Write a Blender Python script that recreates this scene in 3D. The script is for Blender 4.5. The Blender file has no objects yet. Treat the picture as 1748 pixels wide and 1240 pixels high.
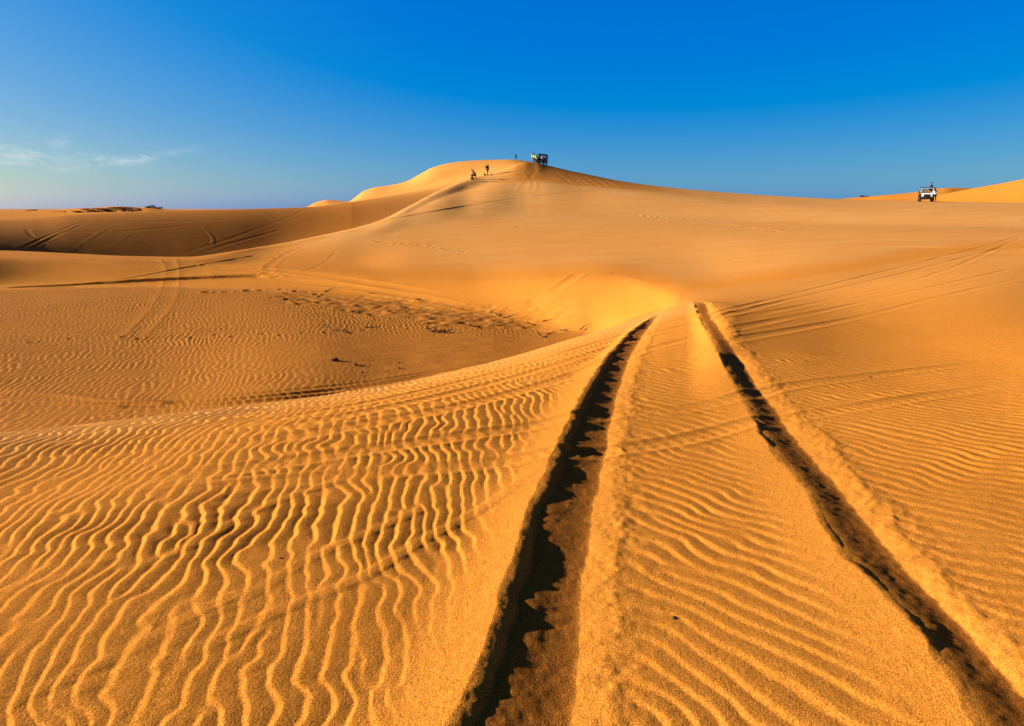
import bpy, bmesh, math, random
import numpy as np
from mathutils import Vector, Matrix

# ------------------------------------------------------------------ camera, sky, sun, exposure
scene = bpy.context.scene
COL = scene.collection
W, H, F = 1748.0, 1240.0, 1181.0
ZC = 1.6
HOR = 357.0                                        # pixel row of the true horizon
PITCH = math.atan((H / 2 - HOR) / F)
cam_d = bpy.data.cameras.new('camera')
cam_d.sensor_width = 36.0
cam_d.lens = 36.0 * F / W
cam_d.clip_start = 0.05
cam_d.clip_end = 20000
cam = bpy.data.objects.new('camera', cam_d)
cam.location = (0, 0, ZC)
cam.rotation_euler = (math.radians(90) - PITCH, 0, 0)
COL.objects.link(cam)
scene.camera = cam

SUN_EL = math.radians(14.5)
SUN_AZ = math.radians(-90 + 6)                     # measured from +Y (forward) towards +X (right)
S_DIR = Vector((math.sin(SUN_AZ) * math.cos(SUN_EL), math.cos(SUN_AZ) * math.cos(SUN_EL), math.sin(SUN_EL)))
sun_d = bpy.data.lights.new('sun', 'SUN')
sun_d.energy = 5.0
sun_d.angle = math.radians(0.5)
sun_d.color = (1.0, 0.895, 0.76)
sun = bpy.data.objects.new('sun', sun_d)
sun.rotation_euler = S_DIR.to_track_quat('Z', 'Y').to_euler()
COL.objects.link(sun)

scene.view_settings.view_transform = 'Standard'
scene.view_settings.look = 'None'
scene.view_settings.gamma = 1.0
EXPO = 1.42
scene.view_settings.exposure = EXPO
scene.view_settings.use_curve_mapping = False

world = bpy.data.worlds.new('World')
scene.world = world
world.use_nodes = True


def NT(tree):
    tree.nodes.clear()
    nodes, links = tree.nodes, tree.links

    def N(kind, ins=None, **props):
        n = nodes.new(kind)
        for k, v in props.items():
            setattr(n, k, v)
        for k, v in (ins or {}).items():
            s = n.inputs[k]
            if isinstance(v, bpy.types.NodeSocket):
                links.new(v, s)
            else:
                s.default_value = v
        return n

    def M(op, a, b=0.0, clamp=False):
        n = N('ShaderNodeMath', {0: a, 1: b}, operation=op, use_clamp=clamp)
        return n.outputs[0]
    return N, M


def build_sky():
    N, M = NT(world.node_tree)
    sky = N('ShaderNodeTexSky', sky_type='NISHITA', sun_disc=False, sun_elevation=SUN_EL,
            sun_rotation=SUN_AZ, altitude=0.0, air_density=0.6, dust_density=1.0, ozone_density=1.0)
    # a dry desert sky: deep azure with a pale foot
    sc_ = N('ShaderNodeSeparateColor', {0: sky.outputs[0]})
    r, g, b = sc_.outputs

    def lin(cr, cg, cb, c0):
        v = M('ADD', M('ADD', M('MULTIPLY', r, cr * .1), M('MULTIPLY', g, cg * .1)), M('ADD', M('MULTIPLY', b, cb * .1), c0))
        return M('MAXIMUM', v, 0.0)
    k = 10.0 * 2 ** -EXPO
    dim0 = N('ShaderNodeSeparateXYZ', {0: N('ShaderNodeTexCoord').outputs['Generated']}).outputs[2]
    dim = N('ShaderNodeMapRange', {'Value': dim0, 'From Min': 0.26, 'From Max': 0.62, 'To Min': k, 'To Max': k * 0.05}, interpolation_type='SMOOTHSTEP').outputs[0]  # upper sky, out of view, darkened to cut the fill in the shadows
    gx, gy, gz = N('ShaderNodeSeparateXYZ', {0: N('ShaderNodeTexCoord').outputs['Generated']}).outputs
    side = N('ShaderNodeMapRange', {'Value': M('ARCTAN2', gx, gy), 'From Min': -0.05, 'From Max': -0.75, 'To Min': 0.0, 'To Max': 1.0}, interpolation_type='SMOOTHSTEP').outputs[0]
    side = M('MULTIPLY', side, N('ShaderNodeMapRange', {'Value': gz, 'From Min': 0.03, 'From Max': 0.16, 'To Min': 0.0, 'To Max': 1.0}).outputs[0])
    deep = N('ShaderNodeCombineColor', {0: M('MULTIPLY', M('ADD', lin(1.254, -.183, -.161, -.114), M('MULTIPLY', side, .015)), dim), 1: M('MULTIPLY', M('ADD', lin(-.272, 1.472, -.451, .070), M('MULTIPLY', side, .045)), dim),
                                        2: M('MULTIPLY', M('MAXIMUM', lin(.553, -1.46, 1.128, .533), .56), dim)})
    # thin cirrus low on the left
    tc = N('ShaderNodeTexCoord')
    sp = N('ShaderNodeSeparateXYZ', {0: tc.outputs['Generated']})
    x, y, z = sp.outputs
    az = M('ARCTAN2', x, y)
    el = M('ARCSINE', z)

    def wisp(px, py, wx, wy, tilt):
        a0, e0 = px_dir(px, py)
        da = M('SUBTRACT', az, a0)
        de = M('SUBTRACT', M('SUBTRACT', el, e0), M('MULTIPLY', da, tilt))
        a = M('POWER', M('ABSOLUTE', M('DIVIDE', da, wx)), 2.0)
        b = M('POWER', M('ABSOLUTE', M('DIVIDE', de, wy)), 2.0)
        return M('EXPONENT', M('MULTIPLY', M('ADD', a, b), -1.0))
    w1 = wisp(25, 262, 0.05, 0.009, -0.25)
    w2 = wisp(85, 255, 0.020, 0.008, 0.5)
    w3 = wisp(165, 272, 0.045, 0.006, -0.05)
    w4 = wisp(235, 270, 0.060, 0.0045, 0.20)
    w5 = wisp(20, 279, 0.035, 0.0022, 0.0)
    m = M('ADD', M('ADD', w1, w2), M('ADD', M('ADD', w3, w4), M('MULTIPLY', w5, 0.7)))
    cv = N('ShaderNodeCombineXYZ', {0: M('MULTIPLY', az, 1.0), 1: M('MULTIPLY', el, 3.2), 2: 0.0})
    nz = N('ShaderNodeTexNoise', {'Vector': cv.outputs[0], 'Scale': 26.0, 'Detail': 7.0, 'Roughness': 0.62, 'Distortion': 0.7})
    k = M('MULTIPLY', m, M('MULTIPLY', M('SUBTRACT', nz.outputs[0], 0.40), 3.8, clamp=True), clamp=True)
    mx = N('ShaderNodeMixRGB', {0: M('MULTIPLY', k, 0.42), 1: deep.outputs[0], 2: (3.0, 3.1, 3.2, 1)})
    bg = N('ShaderNodeBackground', {'Color': mx.outputs[0], 'Strength': 0.1})
    N('ShaderNodeOutputWorld', {0: bg.outputs[0]})


# ------------------------------------------------------------------ pixel rays and world points
CP, SP_ = math.cos(PITCH), math.sin(PITCH)


def ray(px, py):
    u = (px - W / 2) / F
    v = (H / 2 - py) / F
    d = np.array([u, CP + v * SP_, -SP_ + v * CP])
    return d


def px_dir(px, py):
    d = ray(px, py)
    return math.atan2(d[0], d[1]), math.atan2(d[2], math.hypot(d[0], d[1]))


def at_r(px, py, r):
    """azimuth, horizontal range, height of the point on this sight line at range r"""
    a, e = px_dir(px, py)
    return a, r, ZC + r * math.tan(e)


build_sky()

# ------------------------------------------------------------------ numeric helpers
rng = np.random.default_rng(7)
TAB = rng.random((256, 256))
TAB2 = rng.random((256, 256))


def noise(x, y, seed=0):
    """smooth value noise in [-1, 1]"""
    x = x + seed * 17.31
    y = y + seed * 9.77
    xi = np.floor(x).astype(np.int64)
    yi = np.floor(y).astype(np.int64)
    fx = x - xi
    fy = y - yi
    fx = fx * fx * fx * (fx * (fx * 6 - 15) + 10)
    fy = fy * fy * fy * (fy * (fy * 6 - 15) + 10)
    x0, x1, y0, y1 = xi & 255, (xi + 1) & 255, yi & 255, (yi + 1) & 255
    T = TAB if seed % 2 == 0 else TAB2
    a = T[x0, y0] * (1 - fx) + T[x1, y0] * fx
    b = T[x0, y1] * (1 - fx) + T[x1, y1] * fx
    return (a * (1 - fy) + b * fy) * 2 - 1


def fbm(x, y, seed=0, octv=3):
    s, a, t = 0.0, 1.0, 0.0
    for i in range(octv):
        s = s + a * noise(x * 2 ** i, y * 2 ** i, seed + i * 3)
        t += a
        a *= 0.5
    return s / t


def sstep(a, b, x):
    t = np.clip((x - a) / (b - a), 0, 1)
    return t * t * (3 - 2 * t)


def pchip_slopes(x, y):
    """x, y: (K, n) -> slopes (K, n)"""
    h = x[1:] - x[:-1]
    d = (y[1:] - y[:-1]) / h
    m = np.zeros_like(y)
    w1 = 2 * h[1:] + h[:-1]
    w2 = h[1:] + 2 * h[:-1]
    ok = d[1:] * d[:-1] > 0
    with np.errstate(divide='ignore', invalid='ignore'):
        mm = (w1 + w2) / (w1 / d[:-1] + w2 / d[1:])
    m[1:-1] = np.where(ok, mm, 0)
    m[0] = d[0]
    m[-1] = d[-1]
    return m


def pchip_eval(x, y, q):
    """1-D"""
    x = np.asarray(x, float)
    y = np.asarray(y, float)
    m = pchip_slopes(x[:, None], y[:, None])[:, 0]
    i = np.clip(np.searchsorted(x, q) - 1, 0, len(x) - 2)
    h = x[i + 1] - x[i]
    t = np.clip((q - x[i]) / h, 0, 1)
    return ((1 + 2 * t) * (1 - t) ** 2 * y[i] + t * (1 - t) ** 2 * h * m[i]
            + t * t * (3 - 2 * t) * y[i + 1] + t * t * (t - 1) * h * m[i + 1])


# ------------------------------------------------------------------ the shape of the dunes
# each curve is a line on the ground (foot, brow, crest ...) as (pixel x, pixel y, range in metres);
# with 'z' it is (pixel x, height, range): lines that lie out of sight behind a brow
CURVES = [
    ('z', [(-500, 0.0, 0.5), (2300, 0.0, 0.5)]),
    ('z', [(-500, 0.02, 3.0), (0, 0.02, 3.0), (874, 0.0, 3.0), (2300, 0.05, 3.0)]),
    # the ground in front of the brow
    ('z', [(-500, -.04, 4.6), (0, -.03, 4.6), (600, .0, 5.0), (1100, .0, 5.2), (1300, 0.0, 5.4), (2300, .1, 5.4)]),
    ('p', [(-500, 770, 6.4), (0, 742, 6.6), (200, 719, 6.9), (400, 695, 7.4), (550, 676, 8.0), (700, 650, 9.0), (850, 616, 10.4),
           (1000, 572, 12.3), (1110, 538, 13.8), (1180, 516, 15.0), (1260, 522, 13.6), (1400, 535, 13.0),
           (1748, 560, 11.4), (2200, 575, 11)]),
    # foot of the near dune
    ('z', [(-500, -1.5, 11), (0, -1.45, 10.6), (400, -1.5, 11.0), (700, -1.7, 12.6), (1000, -1.7, 15.2),
           (1080, -1.12, 16.0), (1130, -.76, 16.2), (1165, -.52, 16.3), (1220, -.36, 15.7), (1400, -.25, 15.2), (1748, .03, 14.0), (2200, .1, 14)]),
    # where the hollow's floor meets the big slope
    ('z', [(-500, -1.55, 36), (0, -1.55, 36), (200, -1.55, 34), (400, -1.55, 31), (600, -1.62, 27), (800, -1.68, 22.5),
           (900, -1.72, 20.5), (1000, -1.58, 18.4), (1070, -1.14, 18.2), (1120, -.82, 18.0), (1165, -.54, 17.5), (1220, -.45, 17.5), (1400, -.31, 17.7), (1748, .10, 19),
           (2200, .16, 19)]),
    # top of the bright face of the hollow
    ('p', [(-500, 440, 41), (0, 440, 41), (200, 447, 39), (400, 455, 37), (600, 466, 32), (800, 476, 28), (940, 473, 25.5),
           (1040, 468, 24.5), (1110, 481, 21.6), (1165, 496, 18.9), (1250, 489, 19.3), (1400, 470, 21.0), (1748, 425, 30), (2200, 415, 30)]),
    # lower part of the big slope
    ('p', [(-500, 437, 42), (0, 437, 42), (200, 443, 40.2), (330, 448, 39.5), (450, 447, 41.5), (600, 440, 43), (700, 428, 45), (800, 422, 46), (900, 418, 46), (1100, 414, 45), (1165, 412, 45),
           (1300, 406, 45), (1748, 399, 43), (2200, 400, 43)]),
    # middle of the big slope
    ('p', [(-500, 434, 43), (0, 434, 43), (200, 440, 41.5), (330, 443, 41), (450, 436, 46), (600, 415, 52), (700, 392, 62), (800, 378, 70),
           (900, 373, 74), (1100, 374, 74), (1300, 380, 70), (1748, 388, 60), (2200, 390, 60)]),
    # shoulder
    ('p', [(-500, 431, 44.5), (0, 431, 44.5), (200, 437, 43), (330, 440, 42.5), (450, 427, 50), (600, 398, 60), (700, 363, 78), (760, 337, 92),
           (800, 325, 100), (860, 311, 106), (920, 310, 106), (1000, 317, 104), (1100, 326, 100), (1300, 345, 92), (1500, 353, 88), (1748, 355, 85),
           (2200, 358, 85)]),
    # ridge
    ('p', [(-500, 428, 46), (0, 428, 46), (120, 432.5, 45), (220, 436.5, 44), (330, 438, 44), (400, 429, 48), (450, 420.5, 53),
           (550, 401, 61), (620, 384, 69), (660, 371, 76), (700, 352, 86), (750, 326, 100), (800, 306, 112), (832, 297.5, 119), (860, 289, 122),
           (885, 279.5, 125), (900, 277, 127), (915, 278.5, 128), (933, 283, 128), (960, 289.5, 127), (1000, 298, 126), (1060, 310, 124), (1130, 319.5, 122),
           (1200, 326, 120), (1300, 333.5, 118), (1400, 339, 116), (1450, 341, 115), (1500, 342.5, 113), (1585, 344, 111), (1748, 346, 108),
           (2200, 347, 108)]),
    # hidden ground behind the ridge
    ('z', [(-500, 3.0, 62), (-200, -0.5, 66), (0, -3.6, 72), (150, -5.6, 76), (300, -6.4, 78), (450, -5.4, 86), (600, -2.6, 98), (700, 0.2, 116),
           (760, 2.0, 130), (830, 5.0, 150), (890, 8.0, 150), (960, 5, 150), (1100, 2.5, 150), (1400, 1.8, 135), (1748, 1.6, 128), (2200, 1.6, 128)]),
    # second ridge: crest of the shaded bowl, foot of the bright dune, the near dune at far right
    ('p', [(-500, 376, 120), (0, 375, 120), (60, 372, 121), (120, 367, 122), (200, 363.5, 124), (300, 360, 128), (400, 357.6, 132), (480, 355.5, 138),
           (530, 353.5, 142), (600, 345, 150), (660, 335.5, 155), (720, 326, 160), (790, 312, 166), (860, 291, 172), (900, 287, 174), (960, 300, 174), (1100, 335, 170), (1350, 346, 160),
           (1450, 343.5, 150), (1580, 338, 150), (1600, 334, 150), (1640, 326, 150), (1680, 318.5, 150), (1720, 311.5, 150), (1748, 306, 150),
           (1850, 292, 150), (2200, 285, 150)]),
    # behind it
    ('z', [(-500, -2, 170), (200, -2, 170), (480, 0, 180), (530, 1.2, 182), (590, 2.6, 186), (700, 6.2, 192), (800, 11, 198), (890, 13.6, 198), (960, 9, 198),
           (1100, 2, 198), (1400, 1.5, 190), (1550, 3.2, 190), (1640, 4.5, 200), (1748, 4, 205), (2200, 4, 205)]),
    # skyline of the bright dunes and the low mound at left
    ('p', [(-500, 361, 300), (0, 360, 290), (60, 359.6, 290), (110, 358.4, 285), (150, 356.2, 280), (200, 355, 280), (250, 355.8, 280), (290, 357.6, 278),
           (420, 357.2, 262), (480, 356.6, 255), (520, 354.5, 245), (540, 345.5, 240), (560, 341.6, 238), (575, 342.5, 238), (595, 344.2, 236), (606, 338, 234), (620, 327.5, 232),
           (640, 320.5, 230), (670, 316, 228), (695, 309.5, 225), (715, 299, 222), (740, 286, 218), (770, 278.5, 216), (800, 275, 214), (840, 273.2, 212),
           (875, 273, 210), (900, 276, 210), (930, 284, 210), (1000, 320, 210), (1100, 345, 215), (1300, 345, 215), (1400, 342.5, 215), (1450, 338.5, 215), (1500, 334.3, 215),
           (1560, 328.6, 220), (1600, 322.5, 225), (1618, 321, 226), (1640, 321, 230), (1680, 323.5, 235), (1748, 327, 240), (2200, 330, 240)]),
    ('z', [(-500, -1.5, 460), (2300, -1.5, 460)]),
    ('z', [(-500, 0.5, 900), (2300, 0.5, 900)]),
    ('z', [(-500, 0.5, 6000), (2300, 0.5, 6000)]),
]

# polar lattice of the ground sheet: finer near the lens, where the ripples are
az_in = np.radians(np.arange(-40.5, 40.5, 0.048))
az_out = np.radians(np.concatenate([np.arange(41, 75, 0.5)]))
AZ = np.concatenate([-az_out[::-1], az_in, az_out])


def geo(r0, r1, q):
    n = int(math.log(r1 / r0) / q)
    return r0 * np.exp(np.arange(n) * q)


RR = np.concatenate([[0.35, 0.6, 0.85], geo(1.0, 1.7, 0.02), geo(1.7, 8, 0.0034), geo(8, 46, 0.0030), geo(46, 140, 0.0029), geo(140, 260, .0045),
                     geo(260, 6000, 0.04), [6000.0]])
nA, nR = len(AZ), len(RR)
print('ground lattice', nA, nR, nA * nR)

knot_r = []
knot_z = []
for kind, pts in CURVES:
    a_, r_, z_ = [], [], []
    for px, v, r in pts:
        if kind == 'p':
            a, r, z = at_r(px, v, r)
        else:
            a, z = px_dir(px, 450)[0], v
        a_.append(a); r_.append(math.log(r)); z_.append(z)
    knot_r.append(pchip_eval(a_, r_, AZ))
    knot_z.append(pchip_eval(a_, z_, AZ))
KR = np.array(knot_r)
KZ = np.array(knot_z)
LR = np.log(RR)


def loft(KR, KZ):
    m = pchip_slopes(KR, KZ)
    h_ = KR[1:] - KR[:-1]
    d_ = (KZ[1:] - KZ[:-1]) / h_
    for k in (4, 5, 6, 7):                           # these may swing freely: no crest runs along them
        c_ = (h_[k] * d_[k - 1] + h_[k - 1] * d_[k]) / (h_[k] + h_[k - 1])
        m[k] = c_ if k == 7 else m[k]
    rt = sstep(px_dir(1175, 500)[0], px_dir(1260, 500)[0], AZ)
    lf = 1 - sstep(px_dir(250, 700)[0], px_dir(600, 700)[0], AZ)
    for k in (3, 4):
        c_ = (h_[k] * d_[k - 1] + h_[k - 1] * d_[k]) / (h_[k] + h_[k - 1])
        m[k] = m[k] * (1 - lf * .8) + c_ * lf * .8
    for k in (3, 4, 5, 6):
        c_ = (h_[k] * d_[k - 1] + h_[k - 1] * d_[k]) / (h_[k] + h_[k - 1])
        m[k] = m[k] * (1 - rt) + c_ * rt
    out = np.empty((nA, nR))
    for c in range(KR.shape[1]):
        x = KR[:, c]; y = KZ[:, c]; s = m[:, c]
        i = np.clip(np.searchsorted(x, LR) - 1, 0, len(x) - 2)
        h = x[i + 1] - x[i]
        t = np.clip((LR - x[i]) / h, 0, 1)
        out[c] = ((1 + 2 * t) * (1 - t) ** 2 * y[i] + t * (1 - t) ** 2 * h * s[i]
                  + t * t * (3 - 2 * t) * y[i + 1] + t * t * (t - 1) * h * s[i + 1])
    return out


Z = loft(KR, KZ)                                    # (azimuth, range)
SA, CA = np.sin(AZ)[:, None], np.cos(AZ)[:, None]
X = SA * RR[None, :]
Y = CA * RR[None, :]
# the slope behind the tip of the near dune is one smooth sheet: soften it sideways
def blur_az(A, w):
    k = np.pad(A, ((w, w), (0, 0)), mode='edge')
    c = np.cumsum(np.vstack([np.zeros((1, A.shape[1])), k]), axis=0)
    return (c[2 * w + 1:] - c[:-2 * w - 1]) / (2 * w + 1)


_j = slice(int(np.searchsorted(RR, 17.2)), int(np.searchsorted(RR, 80)))
_b = Z[:, _j]
for _ in range(3):
    _b = blur_az(_b, 22)
_w = (sstep(px_dir(1085, 450)[0], px_dir(1150, 450)[0], AZ) * (1 - sstep(px_dir(1600, 450)[0], px_dir(1748, 450)[0], AZ)))[:, None] * (sstep(17.2, 20.5, RR[_j]) * (1 - sstep(60, 80, RR[_j])))[None, :]
Z[:, _j] = Z[:, _j] * (1 - _w) + _b * _w
# gentle undulation
Z += 0.008 * noise(X / 0.9, Y / 1.6, 5) * sstep(1, 3, RR)[None, :] * (1 - sstep(9, 14, RR))[None, :]
und = sstep(20, 60, RR) * (1 - sstep(105, 118, RR))
Z += (0.10 * noise(X / 22, Y / 16, 2)) * und[None, :]
MACRO = Z.copy()


def ground_z(x, y, field=None):
    field = Z if field is None else field
    a = math.atan2(x, y)
    r = math.log(math.hypot(x, y))
    i = int(np.clip(np.searchsorted(AZ, a) - 1, 0, nA - 2))
    j = int(np.clip(np.searchsorted(LR, r) - 1, 0, nR - 2))
    u = (a - AZ[i]) / (AZ[i + 1] - AZ[i])
    v = (r - LR[j]) / (LR[j + 1] - LR[j])
    return float((field[i, j] * (1 - u) + field[i + 1, j] * u) * (1 - v) + (field[i, j + 1] * (1 - u) + field[i + 1, j + 1] * u) * v)


def hit(px, py, rmin=1.2, field=None):
    """first point of the ground on the sight line through a pixel"""
    field = MACRO if field is None else field
    a, e = px_dir(px, py)
    i = int(np.clip(np.searchsorted(AZ, a) - 1, 0, nA - 2))
    u = (a - AZ[i]) / (AZ[i + 1] - AZ[i])
    col = field[i] * (1 - u) + field[i + 1] * u
    d = (ZC + RR * math.tan(e)) - col
    j = np.nonzero((d < 0) & (RR > rmin))[0]
    j = j[0] if len(j) else np.argmin(np.where(RR > rmin, d / RR, 1e9))
    if j > 0 and d[j] < 0 < d[j - 1]:
        t = d[j - 1] / (d[j - 1] - d[j])
        r = RR[j - 1] + t * (RR[j] - RR[j - 1])
    else:
        r = RR[j]
    return r * math.sin(a), r * math.cos(a)


# ------------------------------------------------------------------ fine relief
amp = np.ones_like(Z)                                # how much wind ripple remains
add = np.zeros_like(Z)                               # ruts, tracks, footprints

# ---- the two deep tyre ruts
jn = int(np.searchsorted(RR, 17.5))
Xn, Yn = X[:, :jn], Y[:, :jn]


def rut_line(pts):
    w = np.array([hit(px, py) for px, py in pts])
    o = np.argsort(w[:, 1])
    w = w[o]
    # carry on towards the viewer, beyond the frame
    d = (w[1] - w[0]) / (w[1, 1] - w[0, 1])
    first = w[0] - d * (w[0, 1] + 1.0)
    w = np.vstack([first, w])
    keep = np.concatenate([[True], np.diff(w[:, 1]) > 1e-3])
    return w[keep]


def lx(line, yy):
    return np.interp(yy, line[:, 1], line[:, 0])


RUTS = [
    dict(L=[(1118, 537), (1072, 572), (1036, 612), (1004, 660), (982, 700), (952, 762), (928, 815), (902, 880), (875, 955), (852, 1030), (828, 1110), (800, 1180), (775, 1238)],
         R=[(1124, 537), (1097, 572), (1074, 612), (1058, 660), (1047, 700), (1034, 762), (1024, 815), (1012, 880), (1001, 955), (992, 1030), (985, 1110), (978, 1180), (970, 1238)],
         E=[(1130, 537), (1112, 572), (1092, 612), (1078, 660), (1069, 700), (1062, 762), (1058, 815), (1054, 880), (1049, 955), (1047, 1030), (1045, 1110), (1042, 1180), (1040, 1238)],
         deep=1.0, y1=13.6, seed=3),
    dict(L=[(1183, 517), (1190, 545), (1207, 578), (1228, 618), (1250, 660), (1272, 700), (1300, 755), (1330, 795), (1372, 840), (1398, 905), (1440, 965), (1505, 1022), (1560, 1085), (1612, 1160), (1652, 1238)],
         R=[(1204, 517), (1216, 545), (1240, 578), (1266, 618), (1294, 660), (1324, 700), (1366, 755), (1400, 795), (1440, 840), (1496, 905), (1550, 965), (1605, 1022), (1662, 1085), (1722, 1150), (1800, 1238)],
         E=[(1212, 517), (1234, 545), (1260, 578), (1290, 618), (1322, 660), (1356, 700), (1412, 755), (1440, 795), (1478, 840), (1530, 905), (1590, 965), (1640, 1022), (1700, 1085), (1765, 1150), (1850, 1238)],
         deep=0.42, y1=14.9, seed=8),
]
rut_brown = np.zeros_like(Z)                              # darker brown sand colour along the rut floors
for R_ in RUTS:
    Ll, Rl, El = (rut_line(R_[k]) for k in 'LRE')
    sd = R_['seed']
    fade = 1 - sstep(R_['y1'] - 2.2, R_['y1'] + .35, Yn)
    scal = noise(Yn / 0.13, Yn * 0 + 3, sd) * 0.8 + noise(Yn / 0.05, Yn * 0 + 7, sd + 1) * 0.05
    mod = np.clip(R_['deep'] + (0.62 if R_['deep'] < .9 else 0.16) * noise(Yn / 0.6, Yn * 0, sd + 5) + (.45 * np.maximum(scal, -.3)), .10, 1.7)
    xl = lx(Ll, Yn) + 0.018 * scal + 0.003 * noise(Xn / .05, Yn / .05, sd)
    xr = lx(Rl, Yn) + 0.016 * noise(Yn / 0.2, Yn * 0 + 11, sd) + .007 * noise(Xn / .04, Yn / .05, sd + 3)
    xe = lx(El, Yn) + 0.024 * noise(Yn / 0.25, Yn * 0 + 13, sd) + .012 * noise(Xn / .07, Yn / .07, sd + 5)
    wd = np.maximum(xr - xl, 0.03)
    ws = np.minimum(1.0, wd / .22)                   # narrower where half filled
    s = Xn - xl
    t = s / wd
    # left flank: smooth drift rising to the rim; then a short wall, a floor that leans away from the sun, a low berm
    hi = 0.050 if R_['deep'] > .9 else 0.034
    rimtop = hi * ws * (0.75 + .25 * mod)
    far_ = 1 - .55 * sstep(5, 10, Yn)
    flank = rimtop * np.clip(1 + s / far_ / (0.36 + .08 * noise(Yn / .4, Yn * 0, sd + 6)), 0, 1) ** 1.5
    wallw = (0.095 if R_['seed'] == 3 else 0.045) * ws * (1 + .3 * noise(Yn / .3, Yn * 0, sd + 12))
    wall = (0.022 if R_['deep'] > .9 else .024) * mod * ws
    dq = np.clip(s / np.maximum(wallw, .01), 0, 1)
    drop = np.where(dq < .7, dq ** 1.7 * 1.05, 1 - (1 - .7 ** 1.7 * 1.05) * ((1 - dq) / .3) ** 1.5)
    fl_end = rimtop - wall - (.040 if R_['deep'] > .9 else .036) * ws
    base_ = rimtop - wall * drop
    floor = base_ + (fl_end - (rimtop - wall)) * sstep(.12, 1.0, t) ** .9 * (s > 0)
    pr = np.where(s < 0, flank, floor)
    bw = np.maximum(xe - xr, .04)
    q = (Xn - xr) / (bw * 1.15)
    top = (0.005 + .004 * noise(Xn / .09, Yn / .11, sd + 15) + .003 * noise(Xn / .035, Yn / .035, sd + 16)) * ws
    berm = fl_end + (top - fl_end) * (1 - (1 - np.clip(q, 0, 1)) ** 1.5)
    pr = np.where(t >= 1, berm, pr)
    pr = np.where(q > 1, top * np.exp(-(np.maximum(q - 1, 0) * bw / 0.09)), pr)
    # floor texture: side-blown streaks and clods
    inside = sstep(0.0, 0.03, s) * (1 - sstep(0.9, 1.05, t))
    pr += inside * (0.0018 * noise(Xn / 0.12 + Yn / .3, Yn / 0.035, sd + 9) + 0.0008 * noise(Xn / 0.03, Yn / 0.022, sd + 2))
    add[:, :jn] += pr * fade
    rut_brown[:, :jn] = np.maximum(rut_brown[:, :jn], sstep(.02, .10, s) * (1 - sstep(.93, 1.02, t)) * fade)
    calm = (sstep(-0.38 - .12 * noise(Yn / .5, Yn * 0, sd), -0.10, s / far_)) * (1 - sstep(1.0, 1.7, q + .2 * noise(Yn / .15, Yn * 0, sd + 4)))
    amp[:, :jn] *= 1 - 0.97 * calm * np.where(fade > .02, 1, 0)
XL0 = lx(rut_line(RUTS[0]['L']), Yn)


# ---- older tyre tracks, furrows, footprints
def spans(pts, n=6):
    pts = np.array(pts, float)
    k = np.arange(len(pts))
    q = np.linspace(0, len(pts) - 1, (len(pts) - 1) * n + 1)
    return np.stack([pchip_eval(k, pts[:, 0], q) if len(k) > 2 else np.interp(q, k, pts[:, 0]),
                     pchip_eval(k, pts[:, 1], q) if len(k) > 2 else np.interp(q, k, pts[:, 1])], 1)


def window(x0, x1, y0, y1):
    cs = [(x0, y0), (x0, y1), (x1, y0), (x1, y1)]
    aa = [math.atan2(x, y) for x, y in cs]
    rr = [math.hypot(x, y) for x, y in cs]
    ymin = max(y0, 0.01)
    rlo = min(rr)
    if x0 < 0 < x1:
        rlo = min(rlo, ymin)
    i0, i1 = np.searchsorted(AZ, min(aa)), np.searchsorted(AZ, max(aa))
    j0, j1 = np.searchsorted(RR, rlo), np.searchsorted(RR, max(rr))
    return slice(max(i0 - 1, 0), i1 + 1), slice(max(j0 - 1, 0), j1 + 1)


DIST = np.full(Z.shape, 1e9, np.float32)
SEG = np.full(Z.shape, -1, np.int32)


def swath(world_pts, half, fn):
    """calls fn(slice, mask, signed offset, length along) once for every ground point near a line"""
    acc = 0.0
    jobs = []
    for k in range(len(world_pts) - 1):
        p, q = world_pts[k], world_pts[k + 1]
        d = q - p
        L = float(np.hypot(*d))
        if L < 1e-4 or L > 30:
            acc += L
            continue
        u = d / L
        sl = window(min(p[0], q[0]) - half, max(p[0], q[0]) + half, min(p[1], q[1]) - half, max(p[1], q[1]) + half)
        x, y = X[sl] - p[0], Y[sl] - p[1]
        t = np.clip(x * u[0] + y * u[1], 0, L)
        s = np.hypot(x - t * u[0], y - t * u[1])
        sg = np.where(x * -u[1] + y * u[0] < 0, -1.0, 1.0)
        m = (s < half) & (s < DIST[sl])
        DIST[sl][m] = s[m]
        SEG[sl][m] = k
        jobs.append((k, sl, s * sg, t + acc))
        acc += L
    for k, sl, s, t in jobs:
        m = SEG[sl] == k
        if m.any():
            fn(sl, m, s, t, None, 0)
    for k, sl, s, t in jobs:
        DIST[sl] = 1e9
        SEG[sl] = -1


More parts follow.
